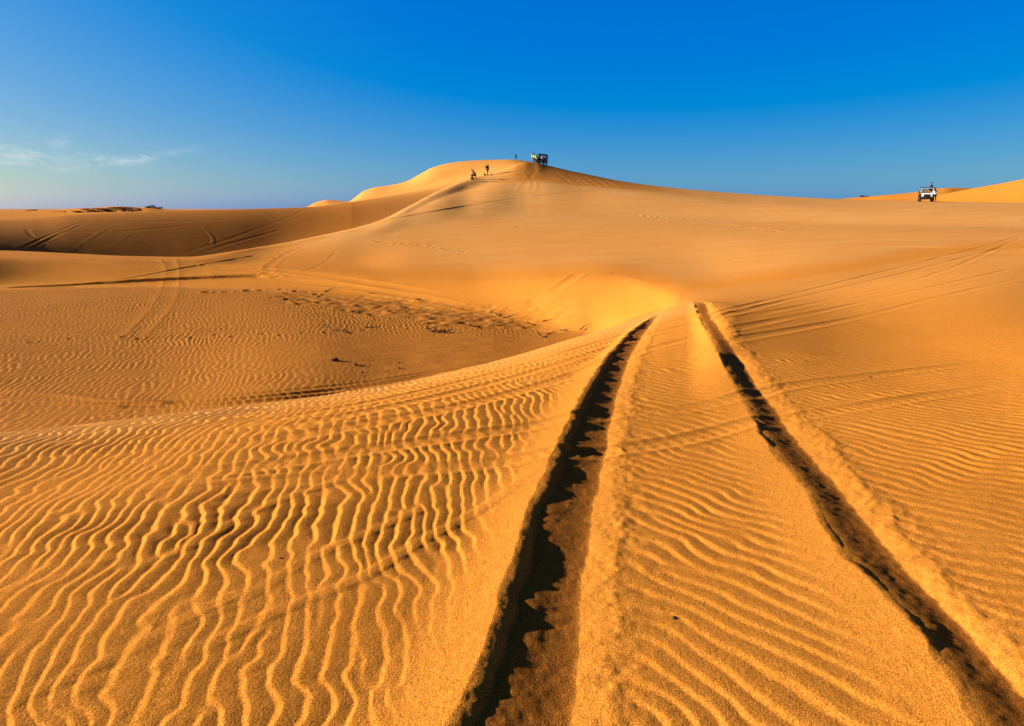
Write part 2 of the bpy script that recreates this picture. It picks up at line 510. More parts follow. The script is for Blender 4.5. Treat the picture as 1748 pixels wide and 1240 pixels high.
def track(pts, w=0.11, depth=0.02, berm=0.6, tread=0.0, clear=0.6, fade_ends=True, rmin=1.2):
    depth = depth * (0.095 if rmin >= 50 else 0.3 if rmin == 8.5 else 0.5 if rmin >= 9 else 0.6 if depth > 0 else .9)
    wp = np.array([hit(px, py, rmin) for px, py in spans(pts, 8)])
    keep = [0]
    for i in range(1, len(wp)):
        if np.hypot(*(wp[i] - wp[keep[-1]])) > 0.02:
            keep.append(i)
    wp = wp[keep]
    tot = float(np.sum(np.hypot(*np.diff(wp, axis=0).T)))

    def fn(sl, m, s, t, acc, frac):
        g = s / w
        prof = -np.exp(-(g / 0.85) ** 4) + berm * np.exp(-((np.abs(g) - 1.35) / 0.35) ** 2)
        if tread:
            prof = prof + tread * np.exp(-(g / .9) ** 4) * np.sin(t * 2 * math.pi / (w * 1.3) + np.abs(g) * 2)
        f = 1.0
        if fade_ends:
            f = sstep(0, 0.08 * tot, t) * (1 - sstep(0.92 * tot, tot, t))
        f = f * (0.75 + 0.35 * noise(t / (w * 12), t * 0, 4))
        a = add[sl]
        a[m] += (depth * prof * f)[m]
        b = amp[sl]
        b[m] *= (1 - clear * np.exp(-(g / 1.3) ** 4) * np.clip(f, 0, 1))[m]
    swath(wp, w * 2.4, fn)


def pair(pts, gap, **k):
    """two wheels: the second line runs beside the first at a real distance"""
    wp = np.array([hit(px, py) for px, py in spans(pts, 8)])
    return wp


def ridge(pts, w=0.03, h=0.012, clear=0.5):
    track(pts, w=w * 2.0, depth=-h * .42, berm=0.0, clear=clear)


def prints(pts, step=0.7, size=0.14, depth=0.03, spread=0.14, rmin=1.2, seed=1):
    r_ = random.Random(seed)
    wp = np.array([hit(px, py, rmin) for px, py in spans(pts, 8)])
    seg = np.hypot(*np.diff(wp, axis=0).T)
    cum = np.concatenate([[0], np.cumsum(seg)])
    s = 0
    side = 1
    while s < cum[-1]:
        x = np.interp(s, cum, wp[:, 0]) + r_.uniform(-.05, .05) * step
        y = np.interp(s, cum, wp[:, 1]) + side * spread
        dent(x, y, size * r_.uniform(.8, 1.3), depth * .6 * r_.uniform(.6, 1.3))
        s += step * r_.uniform(.8, 1.2)
        side = -side


def dent(x, y, size, depth):
    sl = window(x - size * 3, x + size * 3, y - size * 3, y + size * 3)
    g = ((X[sl] - x) ** 2 + ((Y[sl] - y) / 1.3) ** 2) / size ** 2
    add[sl] += depth * (-np.exp(-g * g) + 0.5 * np.exp(-(np.sqrt(g) - 1.5) ** 2 / .12))


# foreground: wind-softened tracks climbing to the right
for p in [
    ([(0, 779), (300, 742), (600, 693), (850, 636), (1010, 588), (1120, 556), (1190, 540), (1240, 530), (1330, 508), (1500, 466), (1640, 431), (1748, 402)]),
    ([(0, 798), (300, 757), (600, 708), (850, 652), (1010, 604), (1130, 566), (1200, 548), (1260, 533), (1400, 500), (1560, 462), (1748, 413)]),
]:
    track(p, w=0.105, depth=0.016, tread=0.40, clear=.8)
for p in [
    ([(0, 812), (300, 775), (560, 735), (800, 690), (980, 640), (1110, 596), (1230, 566), (1400, 532), (1560, 497), (1748, 455)]),
    ([(1110, 612), (1215, 586), (1300, 572), (1450, 545), (1600, 508), (1748, 475)]),
]:
    track(p, w=0.105, depth=0.012, tread=0.35, clear=.75)
track([(1250, 545), (1400, 516), (1550, 482), (1640, 452), (1700, 425), (1748, 405)], w=.11, depth=.010, clear=.7)
track([(0, 842), (350, 808), (650, 765), (860, 735), (1000, 716), (1060, 706), (1150, 700), (1240, 686), (1345, 660), (1500, 640), (1748, 612)], w=.085, depth=0.009, berm=1.0, tread=.3, clear=.8)
track([(300, 845), (520, 818), (740, 800), (900, 786), (1060, 768), (1160, 752), (1250, 732), (1400, 706), (1560, 680), (1748, 655)], w=.085, depth=0.009, berm=1.0, tread=.3, clear=.8)
ridge([(0, 852), (220, 838), (420, 818), (640, 800), (800, 790)], h=.012, w=.02)
# sharp little drift lines in the lower left
for p in [[(0, 1205), (110, 1162), (250, 1098), (330, 1050), (430, 1005)],
          [(0, 1010), (70, 1000), (160, 962), (240, 940)],
          [(20, 1230), (180, 1160), (330, 1112), (480, 1042), (620, 985), (720, 925), (840, 860), (930, 800)],
          [(200, 985), (330, 930), (460, 862), (600, 815)],
          [(300, 1075), (420, 1020), (520, 960), (640, 905), (740, 862)]]:
    ridge(p, h=.011, w=.022, clear=.35)

# the hollow's floor
track([(0, 492), (120, 487), (260, 479), (400, 473), (460, 471)], w=.30, depth=.40, berm=.2, rmin=9)
track([(120, 489), (230, 474), (320, 457), (380, 447), (440, 436)], w=.16, depth=.045, rmin=9)
track([(0, 441), (180, 447), (330, 452), (480, 462), (620, 482), (760, 505)], w=.3, depth=.04, rmin=9)
track([(350, 470), (520, 482), (700, 505), (850, 540)], w=.3, depth=.03, rmin=9)
track([(272, 441), (283, 462), (272, 500), (240, 545), (196, 588)], w=.11, depth=-.018, berm=-.4, rmin=9)
track([(300, 440), (306, 465), (302, 505), (276, 545), (232, 588)], w=.11, depth=-.018, berm=-.4, rmin=9)
for dy, dd in ((0, .08), (7, .055), (-7, .05), (14, .035)):
    track([(0, 690 + dy), (180, 692 + dy), (330, 688 + dy), (480, 676 + dy), (620, 660 + dy * .8), (760, 636 + dy * .5)], w=.12, depth=dd, rmin=8.5, tread=.06)
track([(0, 668), (90, 674), (200, 686), (300, 690)], w=.11, depth=-.04, berm=-.3, rmin=8)
track([(0, 682), (100, 688), (220, 696)], w=.10, depth=-.03, berm=-.3, rmin=8)
prints([(20, 585), (180, 578), (360, 574), (500, 570), (640, 562), (740, 560)], step=.62, size=.08, depth=.022, rmin=9, seed=4)
prints([(350, 500), (470, 495), (560, 505)], step=.7, size=.13, depth=.05, rmin=9, seed=5)
prints([(460, 470), (458, 458), (470, 446), (492, 432), (520, 420)], step=.8, size=.2, depth=.025, rmin=9, seed=6)
prints([(470, 475), (520, 464), (560, 445), (575, 428)], step=.9, size=.2, depth=.016, rmin=9, seed=7)
# big slope
prints([(1090, 368), (1160, 374), (1240, 384), (1330, 396)], step=.9, size=.28, depth=.05, rmin=9, seed=9)
prints([(640, 412), (720, 420), (800, 430)], step=.9, size=.28, depth=.03, rmin=9, seed=10)
track([(1300, 396), (1450, 398), (1600, 392), (1748, 385)], w=.3, depth=-.03, rmin=9)
track([(1380, 420), (1500, 421), (1560, 421), (1640, 424)], w=.25, depth=-.03, rmin=9)
track([(940, 500), (985, 470), (990, 468)], w=.25, depth=.05, rmin=9)
# summit
for p in [[(878, 330), (890, 312), (902, 298), (912, 288)], [(914, 330), (916, 316), (912, 300), (924, 288)],
          [(898, 330), (905, 314), (900, 303), (893, 294)]]:
    track(p, w=.22, depth=-.03, berm=-.5, rmin=20)
for x in (958, 978, 986, 1004, 1022, 1040):
    track([(x - 12, 293 + (x - 958) * .16), (x, 302 + (x - 958) * .13), (x + 18, 314 + (x - 958) * .1)], w=.22, depth=.06, rmin=20)
track([(640, 379), (760, 358), (860, 342), (960, 330), (1040, 322)], w=.3, depth=.10, rmin=20)
track([(800, 306), (850, 302), (920, 304), (1000, 314), (1100, 322)], w=.45, depth=.12, rmin=20)
# shaded bowl
track([(24, 429), (70, 408), (110, 391), (150, 376)], w=.26, depth=.19, rmin=50)
track([(36, 431), (84, 409), (122, 392), (160, 375)], w=.26, depth=.19, rmin=50)
track([(0, 381), (140, 377), (300, 378), (400, 374)], w=.6, depth=.20, rmin=50)
track([(0, 395), (90, 396), (200, 395), (330, 385)], w=.5, depth=.16, rmin=50)
track([(330, 436), (380, 420), (460, 398), (560, 368), (640, 350), (720, 332)], w=.4, depth=.16, rmin=50)
track([(300, 436), (360, 418), (420, 398), (500, 368), (520, 358)], w=.4, depth=.12, rmin=50)
track([(120, 430), (150, 410), (185, 388)], w=.3, depth=-.07, rmin=50)
track([(180, 430), (205, 412), (225, 398)], w=.3, depth=-.05, rmin=50)
track([(345, 385), (356, 397), (364, 410), (362, 418)], w=.3, depth=-.14, rmin=50)
track([(44, 388), (46, 396), (58, 405), (78, 410)], w=.3, depth=.15, rmin=50)
track([(62, 388), (48, 392), (54, 402), (70, 409)], w=.3, depth=.15, rmin=50)
prints([(590, 325), (680, 324), (760, 316)], step=1.2, size=.5, depth=.12, rmin=60, seed=14)

# ---- wind ripples
amp *= 1.0
fg = 1 - sstep(0.0, 1.0, (LR[None, :] - (KR[3] + 0.02)[:, None].repeat(1, 1)) / 0.12) if nA == len(KR[3]) else 1
right = sstep(-0.1, 0.35, X - 0.05 * Y - 0.35) * (Y > 0)
left_of_rut = np.zeros_like(X)
left_of_rut[:, :jn] = (Xn < XL0 + .05)
left_of_rut[:, jn:] = (X[:, jn:] < 2.6)


def ripple(th, lam, warp, seed, bias, sl):
    x, y = X[sl], Y[sl]
    n = x * math.cos(th) + y * math.sin(th)
    t = -x * math.sin(th) + y * math.cos(th)
    w = warp * lam * (0.75 * noise(n / (lam * 3.2), t / (lam * 2.1), seed) + 1.2 * noise(n / (lam * 11), t / (lam * 8), seed + 1)
                      + 0.22 * noise(n / (lam * 1.4), t / (lam * 0.9), seed + 2))
    c1 = noise(n / (lam * 2.6), t / (lam * 4.2), seed + 3) + bias
    c2 = noise(n / (lam * 2.6), t / (lam * 4.2), seed + 4)
    ph = (n + w) / lam + np.arctan2(c2, c1) / (2 * math.pi)
    # crowded crests are lower: height follows the local spacing
    g0 = (n + w) / lam
    ga = np.gradient(g0, axis=0) / (np.gradient(AZ[sl[0]])[:, None] * RR[None, sl[1]])
    gr = np.gradient(g0, axis=1) / np.gradient(RR[sl[1]])[None, :]
    crowd = np.clip(1.0 / np.maximum(np.hypot(ga, gr) * lam, .3), .3, 1.15)
    p = ph - np.floor(ph)
    rise = 0.31
    up = sstep(0, rise, p)
    q = np.clip((p - rise) / (1 - rise), 0, 1)
    h = np.where(p < rise, up, 1 - q ** 1.45)
    local = np.clip(np.hypot(c1, c2) * 3.6, 0.08, 1)
    return (h - .45) * local * crowd * (0.82 + 0.3 * noise(n / (lam * 6), t / (lam * 6), seed + 6))


rip = np.zeros_like(Z)
jf = int(np.searchsorted(RR, 60))
sl_all = (slice(0, nA), slice(0, jf))
LRk = LR[None, :jf]
past_brow = sstep(-0.03, 0.10, LRk - KR[3][:, None])          # 0 on the near dune, 1 beyond its brow
past_foot = sstep(-0.10, 0.12, LRk - KR[4][:, None])
past_edge = sstep(-0.14, 0.02, LRk - KR[5][:, None])
onleft = left_of_rut[:, :jf]
ra = ripple(math.radians(9), 0.084, 0.66, 20, 0.34, sl_all)
rb = ripple(math.radians(41), 0.108, 0.55, 40, 0.75, sl_all)
near_amp = 0.0106 * (1 - 0.45 * sstep(4, 11, RR[:jf]))[None, :]
patch = 0.85 + 0.35 * noise(X[sl_all] / 1.3, Y[sl_all] / .8, 31)
rip_near = near_amp * patch * np.where(onleft > .5, ra, 0.86 * rb)
rc = ripple(math.radians(14), 0.135, 0.8, 60, 0.5, sl_all)
rip_far = 0.0145 * rc * (0.75 + .35 * noise(X[sl_all] / 4, Y[sl_all] / 4, 33))
# right of the tip the near dune runs on into the slope: ripples just fade out
az_tip = px_dir(1165, 516)[0]
isright = sstep(az_tip - .01, az_tip + .04, AZ)[:, None]
fade_right = 1 - sstep(11, 19, RR[:jf])[None, :]
m_near = (1 - past_brow) * (1 - isright) + fade_right * isright
m_far = past_foot * (1 - past_edge) * (1 - isright)
m_slope = 0.0
# the rough, trampled end of the hollow carries no ripples
xx, yy = X[sl_all], Y[sl_all]
c0 = np.array(hit(880, 545, 9)); c1_ = np.array(hit(560, 512, 9))
d_ = c1_ - c0
tt = np.clip(((xx - c0[0]) * d_[0] + (yy - c0[1]) * d_[1]) / (d_ @ d_), 0, 1)
dist = np.hypot(xx - c0[0] - tt * d_[0], yy - c0[1] - tt * d_[1])
rough = (1 - sstep(1.2, 3.0 - 1.2 * tt, dist + .8 * noise(xx / 1.1, yy / 1.1, 35))) * past_foot * (1 - past_edge * .6) * (1 - isright)
smooth_patch = np.zeros_like(xx)
c2_ = np.array(hit(760, 605, 9))
smooth_patch = (1 - sstep(1.5, 4.0, np.hypot((xx - c2_[0]) / 1.5, yy - c2_[1]))) * .8
rip[sl_all] = (rip_near * m_near + rip_far * m_far * (1 - rough) * (1 - smooth_patch)) * amp[sl_all]
rip[sl_all] += rough * (0.030 * noise(xx / 0.42, yy / 0.30, 36) + 0.022 * noise(xx / 0.19, yy / 0.16, 37)) * past_foot
rip[sl_all] += smooth_patch * m_far * 0.01 * noise(xx / .5, yy / .25, 38)
# faint broad ribs on the big slope
jb = slice(int(np.searchsorted(RR, 16)), int(np.searchsorted(RR, 110)))
rb_ = 0.012 * fbm(X[:, jb] / 2.6, Y[:, jb] / 1.5, 51) * sstep(16, 26, RR[jb])[None, :]
rip[:, jb] += rb_
# disturbed strip between the near dune and the hollow's floor at left
strip = np.exp(-((LRk - (KR[4] - .16)[:, None]) / .12) ** 2) * (1 - isright) * (1 - sstep(-.12, .05, AZ))[:, None]
rip[sl_all] += strip * (0.030 * noise(xx / .5, yy / .28, 61) + 0.016 * noise(xx / .16, yy / .13, 62))
# low mounds among the shrubs at the left horizon
jm = slice(int(np.searchsorted(RR, 225)), int(np.searchsorted(RR, 330)))
a0 = px_dir(190, 357)[0]
mm = np.exp(-((AZ - a0) / .055) ** 2)[:, None]
rip[:, jm] += mm * .8 * (noise(X[:, jm] / 5.5, Y[:, jm] / 9, 71)) * sstep(225, 245, RR[jm])[None, :]

Z = MACRO + add + rip

# sand tones: pale fine sand, coarser floor grains; bowl and summit shade put into colour
pale = np.zeros_like(Z)
LRa = LR[None, :]
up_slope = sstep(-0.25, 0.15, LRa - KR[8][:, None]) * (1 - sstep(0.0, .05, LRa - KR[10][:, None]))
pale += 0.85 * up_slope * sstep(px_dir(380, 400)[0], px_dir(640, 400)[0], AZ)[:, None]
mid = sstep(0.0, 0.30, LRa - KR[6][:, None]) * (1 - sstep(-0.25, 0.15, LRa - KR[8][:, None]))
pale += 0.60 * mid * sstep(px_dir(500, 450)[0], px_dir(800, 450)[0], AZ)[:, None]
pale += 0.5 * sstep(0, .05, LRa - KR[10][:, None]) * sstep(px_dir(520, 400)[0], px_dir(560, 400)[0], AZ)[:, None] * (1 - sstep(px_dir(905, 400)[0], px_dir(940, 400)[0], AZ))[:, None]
_n = .035 * noise(X / 1.2, Y / .9, 83)
floor_ = sstep(-.05, .1, LRa - KR[4][:, None]) * (1 - sstep(-.05, -.01, LRa - KR[5][:, None] + _n)) * (1 - sstep(az_tip - .05, az_tip, AZ))[:, None]
coarse_shade = 0.9 * floor_
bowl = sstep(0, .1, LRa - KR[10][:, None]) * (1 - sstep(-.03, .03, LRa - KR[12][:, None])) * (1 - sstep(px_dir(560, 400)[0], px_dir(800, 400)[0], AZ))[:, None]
coarse_shade += 1.0 * bowl  # shade of the bowl's turned-away slope put into the sand colour
band = np.exp(-((LRa - (KR[3] - .05)[:, None]) / .12) ** 2) * .35
pale += band * (1 - isright)
pale += .35 * sstep(11, 20, RR)[None, :] * isright * (1 - sstep(-.02, .02, LRa - KR[6][:, None]))
pale = np.clip(pale * (0.9 + .25 * noise(X / 3.1, Y / 1.1, 81)), 0, 1)
cap = sstep(-.03, .03, LRa - KR[9][:, None]) * (1 - sstep(0, .04, LRa - KR[10][:, None])) * (sstep(px_dir(850, 300)[0], px_dir(900, 300)[0], AZ) * (1 - sstep(px_dir(1050, 300)[0], px_dir(1200, 300)[0], AZ)))[:, None]
coarse_shade += .6 * cap  # shade on the summit's right face painted in as browner sand
pale *= 1 - .7 * cap
coarse_shade += .5 * np.exp(-((LRa - (KR[4] - .10)[:, None]) / .10) ** 2) * (1 - sstep(-.25, -.05, AZ))[:, None]  # browner band along the foot of the near dune at left
coarse_shade = np.clip(coarse_shade, 0, 1)

# ------------------------------------------------------------------ objects: tagging helpers
def tag(o, label=None, cat=None, group=None, kind=None):
    if label: o['label'] = label
    if cat: o['category'] = cat
    if group: o['group'] = group
    if kind: o['kind'] = kind
    return o


def build_sheet():
    me = bpy.data.meshes.new('sand_ground')
    nv = nA * nR
    me.vertices.add(nv)
    co = np.empty((nA, nR, 3), np.float32)
    co[..., 0] = X; co[..., 1] = Y; co[..., 2] = Z
    me.vertices.foreach_set('co', co.ravel())
    idx = np.arange(nv, dtype=np.int32).reshape(nA, nR)
    q = np.stack([idx[:-1, :-1], idx[:-1, 1:], idx[1:, 1:], idx[1:, :-1]], -1).reshape(-1, 4)
    nf = len(q)
    me.loops.add(nf * 4)
    me.loops.foreach_set('vertex_index', q.ravel())
    me.polygons.add(nf)
    me.polygons.foreach_set('loop_start', np.arange(0, nf * 4, 4, dtype=np.int32))
    me.polygons.foreach_set('use_smooth', np.ones(nf, bool))
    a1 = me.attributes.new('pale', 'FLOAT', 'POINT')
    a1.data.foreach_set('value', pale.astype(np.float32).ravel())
    a3 = me.attributes.new('rut_brown', 'FLOAT', 'POINT')
    a3.data.foreach_set('value', np.clip(rut_brown, 0, 1).astype(np.float32).ravel())
    a2 = me.attributes.new('coarse_shade', 'FLOAT', 'POINT')
    a2.data.foreach_set('value', coarse_shade.astype(np.float32).ravel())
    me.update(calc_edges=True)
    if me.polygons[0].normal.z < 0:
        me.flip_normals()
    o = bpy.data.objects.new('sand_ground', me)
    COL.objects.link(o)
    tag(o, kind='structure')
    return o


def sand_material():
    m = bpy.data.materials.new('sand')
    m.use_nodes = True
    N, M = NT(m.node_tree)
    tc = N('ShaderNodeTexCoord')
    P = tc.outputs['Object']
    pa = N('ShaderNodeAttribute', attribute_name='pale').outputs['Fac']
    cr = N('ShaderNodeAttribute', attribute_name='coarse_shade').outputs['Fac']
    base = (0.62, 0.272, 0.040, 1)
    n1 = N('ShaderNodeTexNoise', {'Vector': P, 'Scale': 0.9, 'Detail': 4.0, 'Roughness': .6})
    c = N('ShaderNodeMixRGB', {0: n1.outputs[0], 1: (0.61, 0.215, 0.024, 1), 2: (0.67, 0.258, 0.038, 1)})
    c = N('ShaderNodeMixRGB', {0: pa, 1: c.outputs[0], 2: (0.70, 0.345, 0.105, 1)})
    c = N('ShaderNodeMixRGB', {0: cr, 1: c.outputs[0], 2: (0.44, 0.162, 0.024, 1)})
    c = N('ShaderNodeMixRGB', {0: N('ShaderNodeAttribute', attribute_name='rut_brown').outputs['Fac'], 1: c.outputs[0], 2: (0.40, 0.135, 0.018, 1)})
    # grains: scattered dark and pale ones
    g1 = N('ShaderNodeTexNoise', {'Vector': P, 'Scale': 165.0, 'Detail': 2.0, 'Roughness': .75})
    k = N('ShaderNodeMapRange', {'Value': g1.outputs[0], 'From Min': 0.34, 'From Max': 0.66, 'To Min': 0.50, 'To Max': 1.42})
    g2 = N('ShaderNodeTexNoise', {'Vector': P, 'Scale': 34.0, 'Detail': 3.0, 'Roughness': .7})
    k2 = N('ShaderNodeMapRange', {'Value': g2.outputs[0], 'From Min': 0.3, 'From Max': 0.7, 'To Min': 0.9, 'To Max': 1.08})
    kk = M('MULTIPLY', k.outputs[0], k2.outputs[0])
    cc = N('ShaderNodeCombineColor', {0: kk, 1: kk, 2: kk})
    mul = N('ShaderNodeMixRGB', {0: 1.0, 1: c.outputs[0], 2: cc.outputs[0]}, blend_type='MULTIPLY')
    b1 = N('ShaderNodeBump', {'Height': g1.outputs[0], 'Strength': 0.7, 'Distance': 0.004})
    b2 = N('ShaderNodeBump', {'Height': g2.outputs[0], 'Strength': 0.35, 'Distance': 0.006, 'Normal': b1.outputs[0]})
    mp = N('ShaderNodeMapping', {'Vector': P, 'Scale': (6.0, 2.4, 6.0), 'Rotation': (0, 0, 0.35)})
    g3 = N('ShaderNodeTexNoise', {'Vector': mp.outputs[0], 'Scale': 1.0, 'Detail': 5.0, 'Roughness': .72})
    b3 = N('ShaderNodeBump', {'Height': g3.outputs[0], 'Strength': 0.22, 'Distance': 0.02, 'Normal': b2.outputs[0]})
    b2 = b3
    bs = N('ShaderNodeBsdfPrincipled', {'Base Color': mul.outputs[0], 'Roughness': 0.95, 'Specular IOR Level': 0.02, 'Normal': b2.outputs[0]})
    N('ShaderNodeOutputMaterial', {0: bs.outputs[0]})
    return m


SAND = sand_material()
ground = build_sheet()
ground.data.materials.append(SAND)

#OBJECTS_HERE
# ------------------------------------------------------------------ materials of the things
def mat(name, col, rough=0.7, metal=0.0, vary=0.12, scale=30.0, spec=0.3, alpha=None):
    m = bpy.data.materials.new(name)
    m.use_nodes = True
    N, M = NT(m.node_tree)
    tc = N('ShaderNodeTexCoord')
    n = N('ShaderNodeTexNoise', {'Vector': tc.outputs['Object'], 'Scale': scale, 'Detail': 3.0})
    lo = tuple(c * (1 - vary) for c in col) + (1,)
    hi = tuple(min(1, c * (1 + vary)) for c in col) + (1,)
    mx = N('ShaderNodeMixRGB', {0: n.outputs[0], 1: lo, 2: hi})
    ins = {'Base Color': mx.outputs[0], 'Roughness': rough, 'Metallic': metal, 'Specular IOR Level': spec}
    b = N('ShaderNodeBsdfPrincipled', ins)
    out = b.outputs[0]
    if alpha is not None:
        tr = N('ShaderNodeBsdfTransparent', {0: (0.9, 0.95, 0.97, 1)})
        out = N('ShaderNodeMixShader', {0: alpha, 1: tr.outputs[0], 2: out}).outputs[0]
    N('ShaderNodeOutputMaterial', {0: out})
    return m


MT = dict(
    white=mat('white_paint', (.78, .76, .70), .45), dark=mat('dark_green_paint', (.020, .030, .034), .45), black=mat('black_canvas', (.012, .012, .014), .85),
    rubber=mat('rubber', (.018, .017, .016), .9), rim=mat('rim_metal', (.22, .21, .2), .5, .6), glass=mat('glass', (.02, .03, .03), .05, alpha=.18, spec=.5),
    lens=mat('lamp_glass', (.75, .74, .68), .15), skin=mat('skin', (.34, .18, .11), .6), hair=mat('hair', (.012, .009, .008), .7),
    navy=mat('navy_cloth', (.015, .018, .030), .9), blackc=mat('black_cloth', (.012, .010, .010), .9), shirtw=mat('white_cloth', (.80, .78, .80), .85),
    lime=mat('lime_cloth', (.55, .80, .03), .85), lilac=mat('pale_lilac_cloth', (.72, .62, .74), .85), greyc=mat('grey_cloth', (.20, .20, .22), .9),
    foliage=mat('shrub_foliage', (.050, .040, .018), .9, vary=.5, scale=3), stem=mat('shrub_stem', (.06, .035, .018), .9), twig=mat('dry_twig', (.045, .028, .016), .9),
    clod=mat('dark_clod', (.09, .05, .022), .95, vary=.4), plastic=mat('dark_plastic', (.02, .015, .014), .6), seat=mat('seat_vinyl', (.03, .022, .02), .6),
)


class MB:
    def __init__(self):
        self.bm = bmesh.new()

    def box(self, x0, x1, y0, y1, z0, z1, bevel=0.0, taper=None):
        """taper: (dx, dy) the top face is drawn in by"""
        b = bmesh.new()
        tx, ty = taper or (0, 0)
        v = [b.verts.new(c) for c in ((x0, y0, z0), (x1, y0, z0), (x1, y1, z0), (x0, y1, z0),
                                      (x0 + tx, y0 + ty, z1), (x1 - tx, y0 + ty, z1), (x1 - tx, y1 - ty, z1), (x0 + tx, y1 - ty, z1))]
        for f in ((3, 2, 1, 0), (4, 5, 6, 7), (0, 1, 5, 4), (1, 2, 6, 5), (2, 3, 7, 6), (3, 0, 4, 7)):
            b.faces.new([v[i] for i in f])
        if bevel:
            bmesh.ops.bevel(b, geom=b.edges[:], offset=bevel, segments=2, affect='EDGES', profile=.6)
        self.join(b)
        return self

    def cyl(self, p, q, r, n=16, r2=None):
        p, q = Vector(p), Vector(q)
        d = q - p
        b = bmesh.new()
        bmesh.ops.create_cone(b, cap_ends=True, segments=n, radius1=r, radius2=r if r2 is None else r2, depth=d.length,
                              matrix=Matrix.Translation((p + q) / 2) @ d.to_track_quat('Z', 'Y').to_matrix().to_4x4())
        self.join(b)
        return self

    def ball(self, c, r, sc=(1, 1, 1), sub=2, rough=0.0, seed=0):
        b = bmesh.new()
        bmesh.ops.create_icosphere(b, subdivisions=sub, radius=1)
        rr = random.Random(seed)
        for v in b.verts:
            k = r * (1 + rr.uniform(-rough, rough))
            v.co = Vector((c[0] + v.co.x * sc[0] * k, c[1] + v.co.y * sc[1] * k, c[2] + v.co.z * sc[2] * k))
        self.join(b)
        return self

    def poly(self, prof, x0, x1):
        """side outline (y, z) swept from x0 to x1"""
        b = bmesh.new()
        a = [b.verts.new((x0, y, z)) for y, z in prof]
        c = [b.verts.new((x1, y, z)) for y, z in prof]
        b.faces.new(a); b.faces.new(c[::-1])
        for i in range(len(prof)):
            j = (i + 1) % len(prof)
            b.faces.new((a[i], c[i], c[j], a[j]))
        bmesh.ops.recalc_face_normals(b, faces=b.faces)
        self.join(b)
        return self

    def join(self, b):
        me = bpy.data.meshes.new('tmp')
        b.to_mesh(me); b.free()
        self.bm.from_mesh(me)
        bpy.data.meshes.remove(me)

    def build(self, name, m, parent=None, loc=(0, 0, 0), smooth=False):
        me = bpy.data.meshes.new(name)
        bmesh.ops.recalc_face_normals(self.bm, faces=self.bm.faces)
        self.bm.to_mesh(me); self.bm.free()
        if smooth:
            for p in me.polygons: p.use_smooth = True
        me.materials.append(m)
        o = bpy.data.objects.new(name, me)
        COL.objects.link(o)
        o.location = loc
        if parent: o.parent = parent
        return o


def empty(name, loc, rz, label, cat, group=None, tilt=None):
    o = bpy.data.objects.new(name, None)
    COL.objects.link(o)
    o.location = loc
    o.rotation_euler = (tilt[0] if tilt else 0, tilt[1] if tilt else 0, rz)
    return tag(o, label, cat, group)


def on_ground(px, r, sink=0.0):
    a = px_dir(px, 330)[0]
    x, y = r * math.sin(a), r * math.cos(a)
    return (x, y, ground_z(x, y) - sink)


def at_px(px, py, rmin=1.2, sink=0.0):
    x, y = hit(px, py, rmin, Z)
    return (x, y, ground_z(x, y) - sink)


